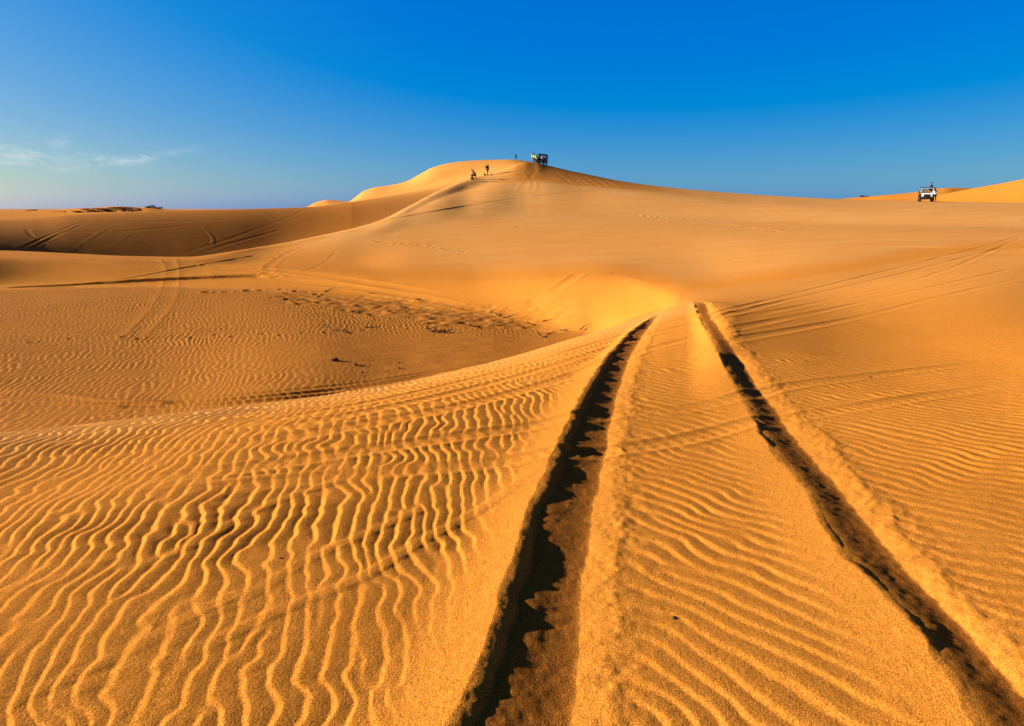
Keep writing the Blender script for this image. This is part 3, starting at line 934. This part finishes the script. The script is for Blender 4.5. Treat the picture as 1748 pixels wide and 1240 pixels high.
# ------------------------------------------------------------------ off-road cars
def jeep(px, r, rz, paint, label, closed):
    loc = on_ground(px, r, 0.04)
    a = math.atan2(loc[0], loc[1])
    th_ = rz - a
    fx, fy = math.sin(th_), -math.cos(th_)             # where its nose points
    sx_, sy_ = math.cos(th_), math.sin(th_)
    g_ = lambda u, v: ground_z(loc[0] + fx * u + sx_ * v, loc[1] + fy * u + sy_ * v)
    pitch = math.atan2((g_(1.1, .7) + g_(1.1, -.7) - g_(-1.1, .7) - g_(-1.1, -.7)) / 2, 2.2)
    roll = math.atan2((g_(1.1, .7) + g_(-1.1, .7) - g_(1.1, -.7) - g_(-1.1, -.7)) / 2, 1.4)
    pitch *= .6; roll *= .35
    loc = (loc[0], loc[1], (g_(1.1, .7) + g_(1.1, -.7) + g_(-1.1, .7) + g_(-1.1, -.7)) / 4 - .05)
    t = empty('off_road_car', loc, th_, label, 'car', tilt=(-pitch, -roll))
    P = MT[paint]
    if closed: t.scale = (.92, .92, .92)
    # tub with wheel arches cut out of its side outline, front at -y
    side = [(-.55, .50), (-.40, .50), (.62, .50), (.70, .72), (.88, .86), (1.22, .86), (1.40, .72), (1.46, .52), (1.72, .55), (1.74, 1.08), (.45, 1.08), (.30, .86), (-.30, .84), (-.40, 1.02), (-.62, 1.06)]
    MB().poly(side, -.76, -.71).poly(side, .71, .76).box(-.71, .71, -.55, 1.70, .50, .56).box(-.71, .71, 1.66, 1.735, .565, 1.08).box(-.71, .71, -.62, -.56, .56, 1.05).build('body', P if closed else MT['black'], t)
    MB().poly([(-1.66, .62), (-1.66, 1.00), (-1.60, 1.03), (-.62, 1.10), (-.62, .62)], -.60, .60).build('bonnet', P, t)
    for sx in (-1, 1):
        x0, x1 = (.60, .84) if sx > 0 else (-.84, -.60)
        MB().poly([(-1.62, .74), (-1.62, .80), (-1.45, .90), (-.95, .90), (-.62, .60), (-.62, .52), (-1.0, .83), (-1.42, .83)], x0, x1).build('fender', MT['black'], t)
        hl = MB().cyl((sx * .45, -1.665, .84), (sx * .45, -1.72, .84), .10, 20).build('headlight', MT['lens'], t)
        MB().cyl((sx * .45, -1.660, .84), (sx * .45, -1.70, .84), .115, 20).build('bezel', MT['rim'], hl)
        MB().cyl((sx * .76, -.60, 1.20), (sx * .92, -.66, 1.22), .014, 8).box(sx * .92 - .08, sx * .92 + .08, -.70, -.66, 1.13, 1.31, .02).build('mirror', MT['black'], t)
    g = MB()
    for k in range(7):
        x = -.24 + k * .08
        g.box(x - .02, x + .02, -1.685, -1.655, .66, .96)
    g.box(-.42, .42, -1.672, -1.655, .63, .97)
    g.build('grille', MT['black'], t)
    MB().box(-.80, .80, -1.86, -1.74, .42, .66, .02).box(-.5, -.42, -1.75, -1.5, .46, .56).box(.42, .5, -1.75, -1.5, .46, .56).build('bumper', MT['black'], t)
    MB().box(-.50, -.40, -1.6, 1.6, .38, .50).box(.40, .50, -1.6, 1.6, .38, .50).cyl((-.7, -1.12, .38), (.7, -1.12, .38), .05).cyl((-.7, 1.05, .38), (.7, 1.05, .38), .05).build('chassis', MT['black'], t)
    wf = MB()
    for x in (-.70, .66):
        wf.poly([(-.60, 1.08), (-.56, 1.08), (-.42, 1.74), (-.46, 1.74)], x, x + .04)
    wf.poly([(-.47, 1.70), (-.42, 1.70), (-.40, 1.76), (-.46, 1.76)], -.66, .66).poly([(-.60, 1.06), (-.55, 1.06), (-.54, 1.13), (-.59, 1.13)], -.66, .66)
    w = wf.build('windscreen_frame', P, t)
    MB().poly([(-.585, 1.13), (-.575, 1.13), (-.455, 1.70), (-.465, 1.70)], -.66, .66).build('pane', MT['glass'], w)
    re = 1.70 if closed else .95
    MB().box(-.74, .74, -.52, re, 1.755, 1.86, .03).build('roof', MT['black'], t)
    pl = MB()
    for x in (-.69, .69):
        pl.cyl((x, .45, 1.05), (x, .42, 1.78), .028, 8).cyl((x, re - .06, 1.05), (x, re - .10, 1.78), .028, 8)
    pl.cyl((-.69, .42, 1.74), (.69, .42, 1.74), .028, 8).cyl((-.69, re - .08, 1.74), (.69, re - .08, 1.74), .028, 8).cyl((-.69, .42, 1.745), (-.69, re - .08, 1.745), .028, 8).build('roll_bar', MT['black'], t)
    if closed:
        for x in (-.735, .715):
            MB().box(x, x + .02, -.45, 1.64, 1.085, 1.20).box(x, x + .02, .40, .62, 1.20, 1.755).box(x, x + .02, 1.30, 1.64, 1.20, 1.755).box(x, x + .02, .62, 1.30, 1.60, 1.755).build('side_canvas', MT['black'], t)
        MB().box(-.70, .70, 1.645, 1.665, 1.085, 1.34).box(-.70, -.40, 1.645, 1.665, 1.34, 1.755).box(.40, .70, 1.645, 1.665, 1.34, 1.755).box(-.40, .40, 1.645, 1.665, 1.62, 1.755).build('rear_canvas', MT['black'], t)
    for x in (-.38, .38):
        MB().box(x - .24, x + .24, .0, .45, .62, .78, .04).box(x - .24, x + .24, .42, .55, .74, 1.25, .04).build('seat', MT['seat'], t)
    MB().cyl((-.38, -.28, 1.15), (-.38, -.25, 1.17), .19, 20).build('steering_wheel', MT['black'], t)
    for sx in (-1, 1):
        for y in (-1.14, 1.05):
            wh = bpy.data.objects.new('wheel', None)
            COL.objects.link(wh); wh.parent = t; wh.location = (sx * .70, y, .39)
            tyre = MB()
            tyre.cyl((-.12, 0, 0), (.12, 0, 0), .37, 28)
            for k in range(28):
                an = k * math.tau / 28
                c_, s_ = math.cos(an), math.sin(an)
                tyre.cyl((-.11, c_ * .365, s_ * .365), (.11, c_ * .365, s_ * .365), .022, 5)
            tyre.build('tyre', MT['rubber'], wh)
            MB().cyl((sx * .10, 0, 0), (sx * .13, 0, 0), .20, 20).cyl((sx * .12, 0, 0), (sx * .16, 0, 0), .06, 12).build('rim', MT['rim'], wh)
    sw = MB().cyl((.2, 1.76, .95), (.2, 1.96, .95), .36, 26).build('spare_wheel', MT['rubber'], t)
    return t


# ------------------------------------------------------------------ people
DG = bpy.context.evaluated_depsgraph_get


def skin_mesh(name, J, E, m, parent, sub=1, root='pelvis'):
    keys = []
    for a, b in E:
        for k in (a, b):
            if k not in keys: keys.append(k)
    if root in keys:
        keys.remove(root); keys.insert(0, root)
    me = bpy.data.meshes.new(name)
    me.from_pydata([J[k][0] for k in keys], [(keys.index(a), keys.index(b)) for a, b in E], [])
    o = bpy.data.objects.new(name, me)
    COL.objects.link(o)
    md = o.modifiers.new('s', 'SKIN')
    sv = me.skin_vertices[0].data if me.skin_vertices else None
    if sv is None:
        raise RuntimeError('skin')
    for i, k in enumerate(keys):
        r_ = J[k][1]
        sv[i].radius = r_ if isinstance(r_, tuple) else (r_, r_)
        sv[i].use_root = (i == 0)
    md.use_smooth_shade = True
    s_ = o.modifiers.new('u', 'SUBSURF'); s_.levels = sub; s_.render_levels = sub
    ev = o.evaluated_get(DG())
    nm = bpy.data.meshes.new_from_object(ev)
    o.modifiers.clear()
    o.data = nm
    nm.name = name
    nm.materials.clear(); nm.materials.append(m)
    for p in nm.polygons: p.use_smooth = True
    if parent: o.parent = parent
    return o


def V3(a, b, t):
    return tuple(a[i] * (1 - t) + b[i] * t for i in range(3))


def person(loc, rz, label, lean=0.0, crouch=0.0, head_down=0.0, armL=None, armR=None, stride=0.0, shirt='navy', legs='blackc', hair='hair', group=None,
           scale=1.0, cat='person', hat=False):
    """faces -y. lean: forward bend of the trunk (rad); crouch 0..1; armL/armR: (elbow, wrist) offsets from the shoulder"""
    t = empty('person', loc, rz, label, cat, group)
    t.scale = (scale,) * 3
    hz = .92 - .50 * crouch
    hy = .10 * crouch
    sl, cl = math.sin(lean), math.cos(lean)

    def up(d, side=0.0, fwd=0.0):                      # a point of the trunk, d above the pelvis
        return (side, hy - sl * d - fwd * cl, hz + cl * d - fwd * sl)
    J = dict(pelvis=((0, hy, hz), (.155, .115)), waist=(up(.17), (.135, .10)), chest=(up(.37), (.17, .115)), yoke=(up(.49), (.12, .085)), neck=(up(.57), .052))
    hl = lean + head_down
    hd = (0, -math.sin(hl), math.cos(hl))
    nk = J['neck'][0]
    J['skull'] = (tuple(nk[i] + hd[i] * .10 + (0, -.02, 0)[i] for i in range(3)), (.082, .095))
    J['crown'] = (tuple(nk[i] + hd[i] * .20 for i in range(3)), (.070, .080))
    J['nose'] = (tuple(J['skull'][0][i] + (0, -.115 * math.cos(hl), -.115 * math.sin(hl))[i] for i in range(3)), .016)
    E = [('pelvis', 'waist'), ('waist', 'chest'), ('chest', 'yoke'), ('yoke', 'neck'), ('neck', 'skull'), ('skull', 'crown'), ('skull', 'nose')]
    for s_, n_, arm in ((-1, 'L', armL), (1, 'R', armR)):
        J['ear' + n_] = (tuple(J['skull'][0][i] + (s_ * .088, .01, .01)[i] for i in range(3)), .018)
        E.append(('skull', 'ear' + n_))
        sh = up(.47, s_ * .19)
        J['sh' + n_] = (sh, .062)
        e_, w_ = arm or ((s_ * .06, .02, -.29), (s_ * .07, -.06, -.54))
        el = tuple(sh[i] + e_[i] for i in range(3)); wr = tuple(sh[i] + w_[i] for i in range(3))
        J['el' + n_] = (el, .043); J['wr' + n_] = (wr, .028)
        d = Vector(wr) - Vector(el); d.normalize()
        pm = Vector(wr) + d * .075
        J['pm' + n_] = (tuple(pm), (.038, .018))
        E += [('yoke', 'sh' + n_), ('sh' + n_, 'el' + n_), ('el' + n_, 'wr' + n_), ('wr' + n_, 'pm' + n_)]
        sd = d.cross(Vector((1, 0, 0)))
        sd = sd.normalized() if sd.length > .1 else Vector((0, 1, 0))
        for f, (off, ln) in enumerate(((-.030, .068), (-.010, .078), (.010, .073), (.030, .056))):
            a = pm + sd * off + d * .012
            b = a + d * ln * .55
            c = b + (d + Vector((-s_ * .5, 0, 0))).normalized() * ln * .5
            J['fa%d%s' % (f, n_)] = (tuple(b), .010); J['fb%d%s' % (f, n_)] = (tuple(c), .0085)
            E += [('pm' + n_, 'fa%d%s' % (f, n_)), ('fa%d%s' % (f, n_), 'fb%d%s' % (f, n_))]
        th = Vector(wr) + d * .03 - sd * .045
        J['th' + n_] = (tuple(th + d * .03), .011)
        E.append(('wr' + n_, 'th' + n_))
        hip = (s_ * .095, hy, hz - .06)
        foot_y = s_ * stride * .5
        an = (s_ * (.11 + .05 * crouch), foot_y, .085)
        # knee by two-bone bend
        H_, A_ = Vector(hip), Vector(an)
        dd = A_ - H_
        L1, L2 = .41, .40
        D = min(dd.length, L1 + L2 - .01)
        q = (L1 * L1 - L2 * L2 + D * D) / (2 * D)
        hh = math.sqrt(max(L1 * L1 - q * q, 0))
        fw = Vector((s_ * .15, -1, 0)); u_ = dd.normalized(); fw = (fw - u_ * fw.dot(u_)).normalized()
        kn = H_ + u_ * q + fw * hh
        J['hip' + n_] = (hip, .088); J['kn' + n_] = (tuple(kn), .056); J['an' + n_] = (an, .038)
        J['he' + n_] = ((an[0], an[1] + .04, .04), .036); J['ba' + n_] = ((an[0] + s_ * .02, an[1] - .12, .032), (.045, .028)); J['to' + n_] = ((an[0] + s_ * .03, an[1] - .19, .024), (.038, .02))
        J['ca' + n_] = (V3(tuple(kn), an, .35), .053)
        E += [('pelvis', 'hip' + n_), ('hip' + n_, 'kn' + n_), ('kn' + n_, 'ca' + n_), ('ca' + n_, 'an' + n_), ('an' + n_, 'he' + n_), ('an' + n_, 'ba' + n_), ('ba' + n_, 'to' + n_)]
    skin_mesh('body', J, E, MT['skin'], t)

    def fat(k, g):
        r_ = J[k][1]
        return (J[k][0], tuple(x + g for x in r_) if isinstance(r_, tuple) else r_ + g)
    G = {k: fat(k, .022) for k in ('pelvis', 'waist', 'chest', 'yoke', 'shL', 'shR', 'elL', 'elR', 'wrL', 'wrR')}
    es = [('pelvis', 'waist'), ('waist', 'chest'), ('chest', 'yoke'), ('yoke', 'shL'), ('yoke', 'shR'), ('shL', 'elL'), ('shR', 'elR')]
    for n_ in 'LR':
        G['cu' + n_] = (V3(J['el' + n_][0], J['wr' + n_][0], .85), .044)
        es.append(('el' + n_, 'cu' + n_))
    skin_mesh('shirt', G, es, MT[shirt], t)
    G = {k: fat(k, .018) for k in ('pelvis', 'hipL', 'hipR', 'knL', 'knR', 'caL', 'caR', 'anL', 'anR')}
    G['pelvis'] = (J['pelvis'][0], (.172, .132))
    skin_mesh('trousers', G, [('pelvis', 'hipL'), ('pelvis', 'hipR'), ('hipL', 'knL'), ('hipR', 'knR'), ('knL', 'caL'), ('knR', 'caR'), ('caL', 'anL'), ('caR', 'anR')], MT[legs], t)
    c = J['crown'][0]; k_ = J['skull'][0]
    hc = tuple((c[i] * .65 + k_[i] * .35) + (0, .022, .012)[i] for i in range(3))
    hb = MB().ball(hc, .112, (.92, 1.02, .98), 2, .05, 3)
    if hat:
        hb.cyl((hc[0], hc[1] - .02, hc[2] + .02), (hc[0], hc[1] - .02, hc[2] + .035), .20, 20)
    hb.build('cap' if hat else 'hair', MT[hair], t, smooth=True)
    return t, J


def facing(px, off=0.0):
    """turn so that -y of the thing points at the viewer, plus an offset"""
    return -px_dir(px, 330)[0] + off



# the two cars
JA = on_ground(924, 125.5)
jeep(924, 125.5, math.radians(-12), 'dark', 'dark green off-road car with black canvas roof parked on the dune summit', True)
jeep(1581.5, 106, math.radians(4), 'white', 'white open off-road car with black roof facing the viewer at right', False)

GR = 'people around the dark car on the summit'
person(on_ground(880.5, 208, .02), facing(880, math.pi), 'lone person in dark clothes standing far back on the bright dune crest', shirt='navy', legs='blackc')
person(on_ground(909.3, 124.2, .02), facing(909, .5), 'tall person in a white shirt and dark cap beside the one in lime green', shirt='shirtw', legs='greyc', hair='navy', hat=True, group=GR, stride=.2)
person(on_ground(911.8, 122.0, .02), facing(911, -.4), 'person in a bright lime green top standing on the dune summit', shirt='lime', legs='blackc', lean=.18, head_down=.3, stride=.35, scale=.93,
       armL=((-.12, -.05, -.26), (-.16, -.20, -.42)), armR=((.16, -.06, -.22), (.26, -.18, -.34)), group=GR)
person(on_ground(918.0, 122.6, .02), facing(918, -1.3), 'person in white bending over in front of the dark car', shirt='shirtw', legs='blackc', lean=.95, crouch=.25, head_down=.3, stride=.3,
       armL=((-.05, -.15, -.24), (-.04, -.25, -.46)), armR=((.05, -.15, -.24), (.04, -.25, -.46)), group=GR)
person(on_ground(914.6, 122.9, .02), facing(914, .9), 'person in black crouching between the lime green top and the dark car', shirt='blackc', legs='blackc', lean=.5, crouch=.35, group=GR)
person(on_ground(925.4, 122.4, .02), facing(925, .3), 'person in a pale lilac top standing before the dark car', shirt='lilac', legs='blackc', lean=.1, armL=((-.10, -.12, -.22), (.02, -.28, -.25)), stride=.2, scale=.95, group=GR)

# three on the sand ridge, lower left of the summit
GC = 'people climbing the left ridge'
person(at_px(806, 309, 60, .03), facing(806, .6), 'person in black squatting lowest on the left ridge with pale cloth', shirt='blackc', legs='blackc', lean=.45, crouch=.85, group=GC,
       armL=((-.08, -.20, -.18), (-.05, -.36, -.30)), armR=((.1, -.18, -.2), (.12, -.34, -.3)))
person(at_px(811, 306, 60, .03), facing(811, -.9), 'person in dark clothes bending over the squatting one, an arm raised', shirt='blackc', legs='blackc', lean=.75, crouch=.28, stride=.55, group=GC,
       armL=((-.12, -.10, .20), (-.10, -.16, .46)), armR=((.12, -.22, -.14), (.2, -.42, -.2)))
tp, _ = person(at_px(832, 299, 60, .03), facing(832, .8), 'person with a backpack standing alone on the left ridge', shirt='navy', legs='blackc', lean=.15, head_down=.25, stride=.3, group=GC,
               armL=((-.06, -.04, -.27), (-.08, -.14, -.50)))
MB().box(-.17, .17, .10, .36, 1.02, 1.50, .07, (.03, .03)).build('backpack', MT['blackc'], tp, smooth=True)
p_ = at_px(832, 299, 60, 0)
b = MB().box(-.16, .16, -.10, .10, 0, .32, .05, (.03, .02)).cyl((-.09, 0, .31), (-.05, 0, .40), .012, 6).cyl((-.05, 0, .40), (.05, 0, .40), .012, 6).cyl((.05, 0, .40), (.09, 0, .31), .012, 6).build('bag', MT['blackc'])
xb, yb = p_[0] - .42, p_[1] - .15
b.location = (xb, yb, ground_z(xb, yb) - .02)
tag(b, 'small black bag left of the person with the backpack', 'bag')
b = MB().poly([(-.62, .14), (-.55, .05), (-.3, .0), (.5, .0), (.62, .06), (.62, .09), (.5, .04), (-.3, .04), (-.52, .09), (-.60, .17)], -.22, .22).build('sand_sled', MT['plastic'])
xb, yb = p_[0] + .15, p_[1] - .55
b.location = (xb, yb, ground_z(xb, yb)); b.rotation_euler = (0, 0, 1.35)
tag(b, 'flat black sand sled at the feet of the person with the backpack', 'sled')

# beside and in the white car
person(on_ground(1596.6, 106.5, .02), facing(1596, -.5), 'person in a white shirt and dark trousers beside the white car', shirt='shirtw', legs='blackc', lean=.22, head_down=.2, stride=.35,
       armL=((-.16, -.10, -.24), (-.24, -.26, -.32)))
ja = on_ground(1581.5, 106)
an = math.atan2(ja[0], ja[1])
th = math.radians(4) - an
ox, oy = .52, 1.25
wx, wy = ja[0] + ox * math.cos(th) - oy * math.sin(th), ja[1] + ox * math.sin(th) + oy * math.cos(th)

person((wx, wy, ja[2] + .72), facing(1590, 1.35), 'person in black standing up in the back of the white car', shirt='blackc', legs='blackc', armL=((-.02, -.16, -.22), (.05, -.36, -.30)), armR=((.02, -.1, -.26), (.0, -.3, -.38)))

# ------------------------------------------------------------------ shrubs on the far mound
def shrub_parts(seed, w, h, n):
    r_ = random.Random(seed)
    fo = bmesh.new()
    lumps = [(r_.uniform(-.5, .5) * w, r_.uniform(-.4, .4) * w, r_.uniform(.25, .7) * h, r_.uniform(.22, .4)) for _ in range(7)]
    for _ in range(n):
        L = r_.choice(lumps)
        d = Vector((r_.gauss(0, 1), r_.gauss(0, 1), r_.gauss(0, .8))).normalized() * (r_.random() ** .4)
        c = Vector((L[0] + d.x * L[3] * w * .9, L[1] + d.y * L[3] * w * .9, max(.03, L[2] + d.z * L[3] * h)))
        e = Matrix.Rotation(r_.uniform(0, 6.28), 3, Vector((r_.gauss(0, 1), r_.gauss(0, 1), r_.gauss(0, 1))).normalized())
        z = r_.uniform(.05, .11)
        vs = [fo.verts.new(c + e @ Vector(v)) for v in ((-z, -z * .45, 0), (z, -z * .4, 0), (z * .8, z * .5, z * .2), (-z * .7, z * .5, 0))]
        fo.faces.new(vs)
    st = MB()
    for L in lumps:
        st.cyl((L[0] * .15, L[1] * .15, -.1), (L[0], L[1], L[2]), .035, 6, .012)
    return fo, st


PROTO = []
for i, (w, h, n) in enumerate(((2.3, 1.0, 900), (1.7, .8, 700), (2.6, .7, 900))):
    fo, st = shrub_parts(30 + i, w, h, n)
    me = bpy.data.meshes.new('foliage'); fo.to_mesh(me); fo.free(); me.materials.append(MT['foliage'])
    sm_ = bpy.data.meshes.new('stem'); st.bm.to_mesh(sm_); st.bm.free(); sm_.materials.append(MT['stem'])
    PROTO.append((me, sm_))


def shrub(k, loc, sc, label, group=None):
    t = empty('shrub', loc, random.Random(str(loc)).uniform(0, 6.28), label, 'shrub', group)
    t.scale = (sc * .85, sc * .85, sc * .8)
    for nm, me in (('foliage', PROTO[k][0]), ('stem', PROTO[k][1])):
        o = bpy.data.objects.new(nm, me)
        COL.objects.link(o); o.parent = t
    return t


GS = 'shrubs on the far sandy mound'
LB = 'low dark shrub among others on the pale sandy mound at the left horizon'
shrub_list = [
    (108.7, 362.2, 1, .5, 'tiny leftmost shrub of the mound at the left horizon'), (131.5, 362.6, 2, .95, LB), (149, 362.6, 1, .75, LB), (145, 358.3, 2, .8, LB),
    (158.7, 361.5, 0, .95, 'dark round shrub left in the close pair on the mound front'), (165.5, 361.6, 2, .75, LB), (174, 358.6, 2, 1.0, LB),
    (183, 362.0, 0, 1.35, 'largest peaked dark shrub at the foot of the mound'), (207.6, 358.8, 2, .85, LB), (213.6, 361.4, 1, .7, LB), (221, 360, 2, .95, LB),
    (236, 360.2, 2, .8, LB), (239, 358.6, 1, .9, LB), (192, 355.9, 2, .75, LB), (199, 355.6, 2, .8, LB), (208, 355.7, 2, .85, LB), (216, 355.9, 2, .8, LB), (224, 356.1, 2, .75, LB),
    (186, 356, 1, .6, LB), (162, 356.8, 1, .5, LB), (231, 356.6, 1, .7, LB),
]
for px, py, k, sc, lb in shrub_list:
    shrub(k, at_px(px, py, 165, .05), sc, lb, GS)
shrub(0, on_ground(254.5, 277, .05), 1.35, 'big dense dark shrub on the skyline just right of the mound', GS)
shrub(1, on_ground(260.5, 277, .05), .9, 'flat shrub touching the big dense one right of the mound', GS)
shrub(1, on_ground(266, 277, .05), .85, 'first small skyline shrub of the rightmost pair by the mound', GS)
shrub(0, on_ground(270.5, 277, .05), .85, 'rightmost shrub on the skyline past the mound', GS)
shrub(2, on_ground(46.5, 288, .05), .7, 'left shrub of the faint pair at the far left horizon', GS)
shrub(1, on_ground(53, 288, .05), .8, 'right shrub of the faint pair at the far left horizon', GS)
shrub(1, on_ground(1475.5, 213, .05), .85, 'small dark shrub on the bright dune crest far left of the white car')
shrub(2, on_ground(1478.8, 213, .05), .55, 'low shrub joined to the small dark one on the right crest')

# ------------------------------------------------------------------ dry litter on the sand
def twig(loc, L, rz, label, group=None, n=3, seed=0, thick=.012):
    r_ = random.Random(seed)
    b = MB()
    p = Vector((-L / 2, 0, .01))
    for k in range(4):
        q = p + Vector((L / 4, r_.uniform(-.12, .12) * L, r_.uniform(-.02, .10) * L))
        q.z = max(q.z, .005)
        b.cyl(p, q, thick * (1 - .18 * k), 6, thick * (.82 - .18 * k))
        if k and n > k - 1:
            e = q + Vector((r_.uniform(.05, .2) * L, r_.uniform(-.25, .25) * L, r_.uniform(.05, .22) * L))
            b.cyl(q, e, thick * .55, 5, thick * .2)
        p = q
    o = b.build('twig', MT['twig'], None, loc)
    o.rotation_euler = (0, 0, rz)
    return tag(o, label, 'twig', group)


def clod(loc, s, label, group=None, flat=.45, seed=0, m='clod', name='clod', cat='clod'):
    b = MB().ball((0, 0, s * flat * .5), s, (1.25, .8, flat), 2, .22, seed).ball((s * .7, s * .2, s * .2), s * .5, (1, .8, flat), 2, .22, seed + 1)
    o = b.build(name, MT[m], None, loc)
    o.rotation_euler = (0, 0, seed * 1.3)
    return tag(o, label, cat, group)


GL = 'dry twigs scattered over the trampled floor'
LT = 'short dry twig lying on the trampled floor of the hollow'
clod(at_px(572, 616.5, 9), .065, 'largest dark clod with a long shadow on the rippled hollow floor', seed=3, flat=.75)
clod(at_px(578, 617.5, 9), .045, 'lower dark clod just right of the largest on the hollow floor', seed=5)
clod(at_px(606, 623.5, 9), .04, 'dark clod right below the largest clod on the hollow floor', seed=6, flat=.7)
clod(at_px(618, 636, 9), .035, 'dark clod nearest the near dune brow, below the others', seed=7)
clod(at_px(681.5, 619.5, 9), .03, 'upper of the two small clods above the brow tracks', seed=8)
clod(at_px(681, 629.8, 9), .035, 'lower of the two small clods above the brow tracks', seed=9, flat=.7)
twig(at_px(997, 562, 9), .42, .9, 'dry stick standing out at the tip of the hollow floor by the yellow slope', seed=11, thick=.016)
twig(at_px(935, 549, 9), .30, .2, 'dry stick near the upper edge of the trampled sand, left of the tip', seed=12, thick=.016)
clod(at_px(1151, 1055, 1.2, .002), .010, 'tiny dark chip of debris between the two ruts in the foreground', seed=13, m='twig', name='debris', cat='debris')
clod(at_px(1486, 645, 1.2, .002), .016, 'tiny dark speck of debris on the ripples right of the ruts', seed=14, m='twig', name='debris', cat='debris')
clod(at_px(479, 953, 1.2, .001), .006, 'tiny dark speck of debris on the lower left ripples', seed=15, m='twig', name='debris', cat='debris')
clod(at_px(881, 388, 1.2, .01), .09, 'small dark clod alone high on the great slope', seed=16, m='twig')
clod(at_px(1043, 467, 1.2, .01), .04, 'small dark clod above the bright yellow face', seed=17, m='twig')
for i, (px, py) in enumerate([(735, 562), (742, 564), (748, 566), (738, 567), (755, 568), (680, 524), (712, 512), (636, 502), (560, 497), (848, 537), (851, 540), (870, 543), (838, 533), (905, 556), (960, 566),
                              (940, 571), (925, 575), (810, 560), (780, 540), (765, 568), (560, 563), (590, 568), (632, 560), (500, 498), (487, 503), (415, 498), (860, 556), (890, 560)]):
    twig(at_px(px, py, 9, .005), .22 + .10 * (i % 3), i * 1.7, LT, GL, seed=40 + i, thick=.020)
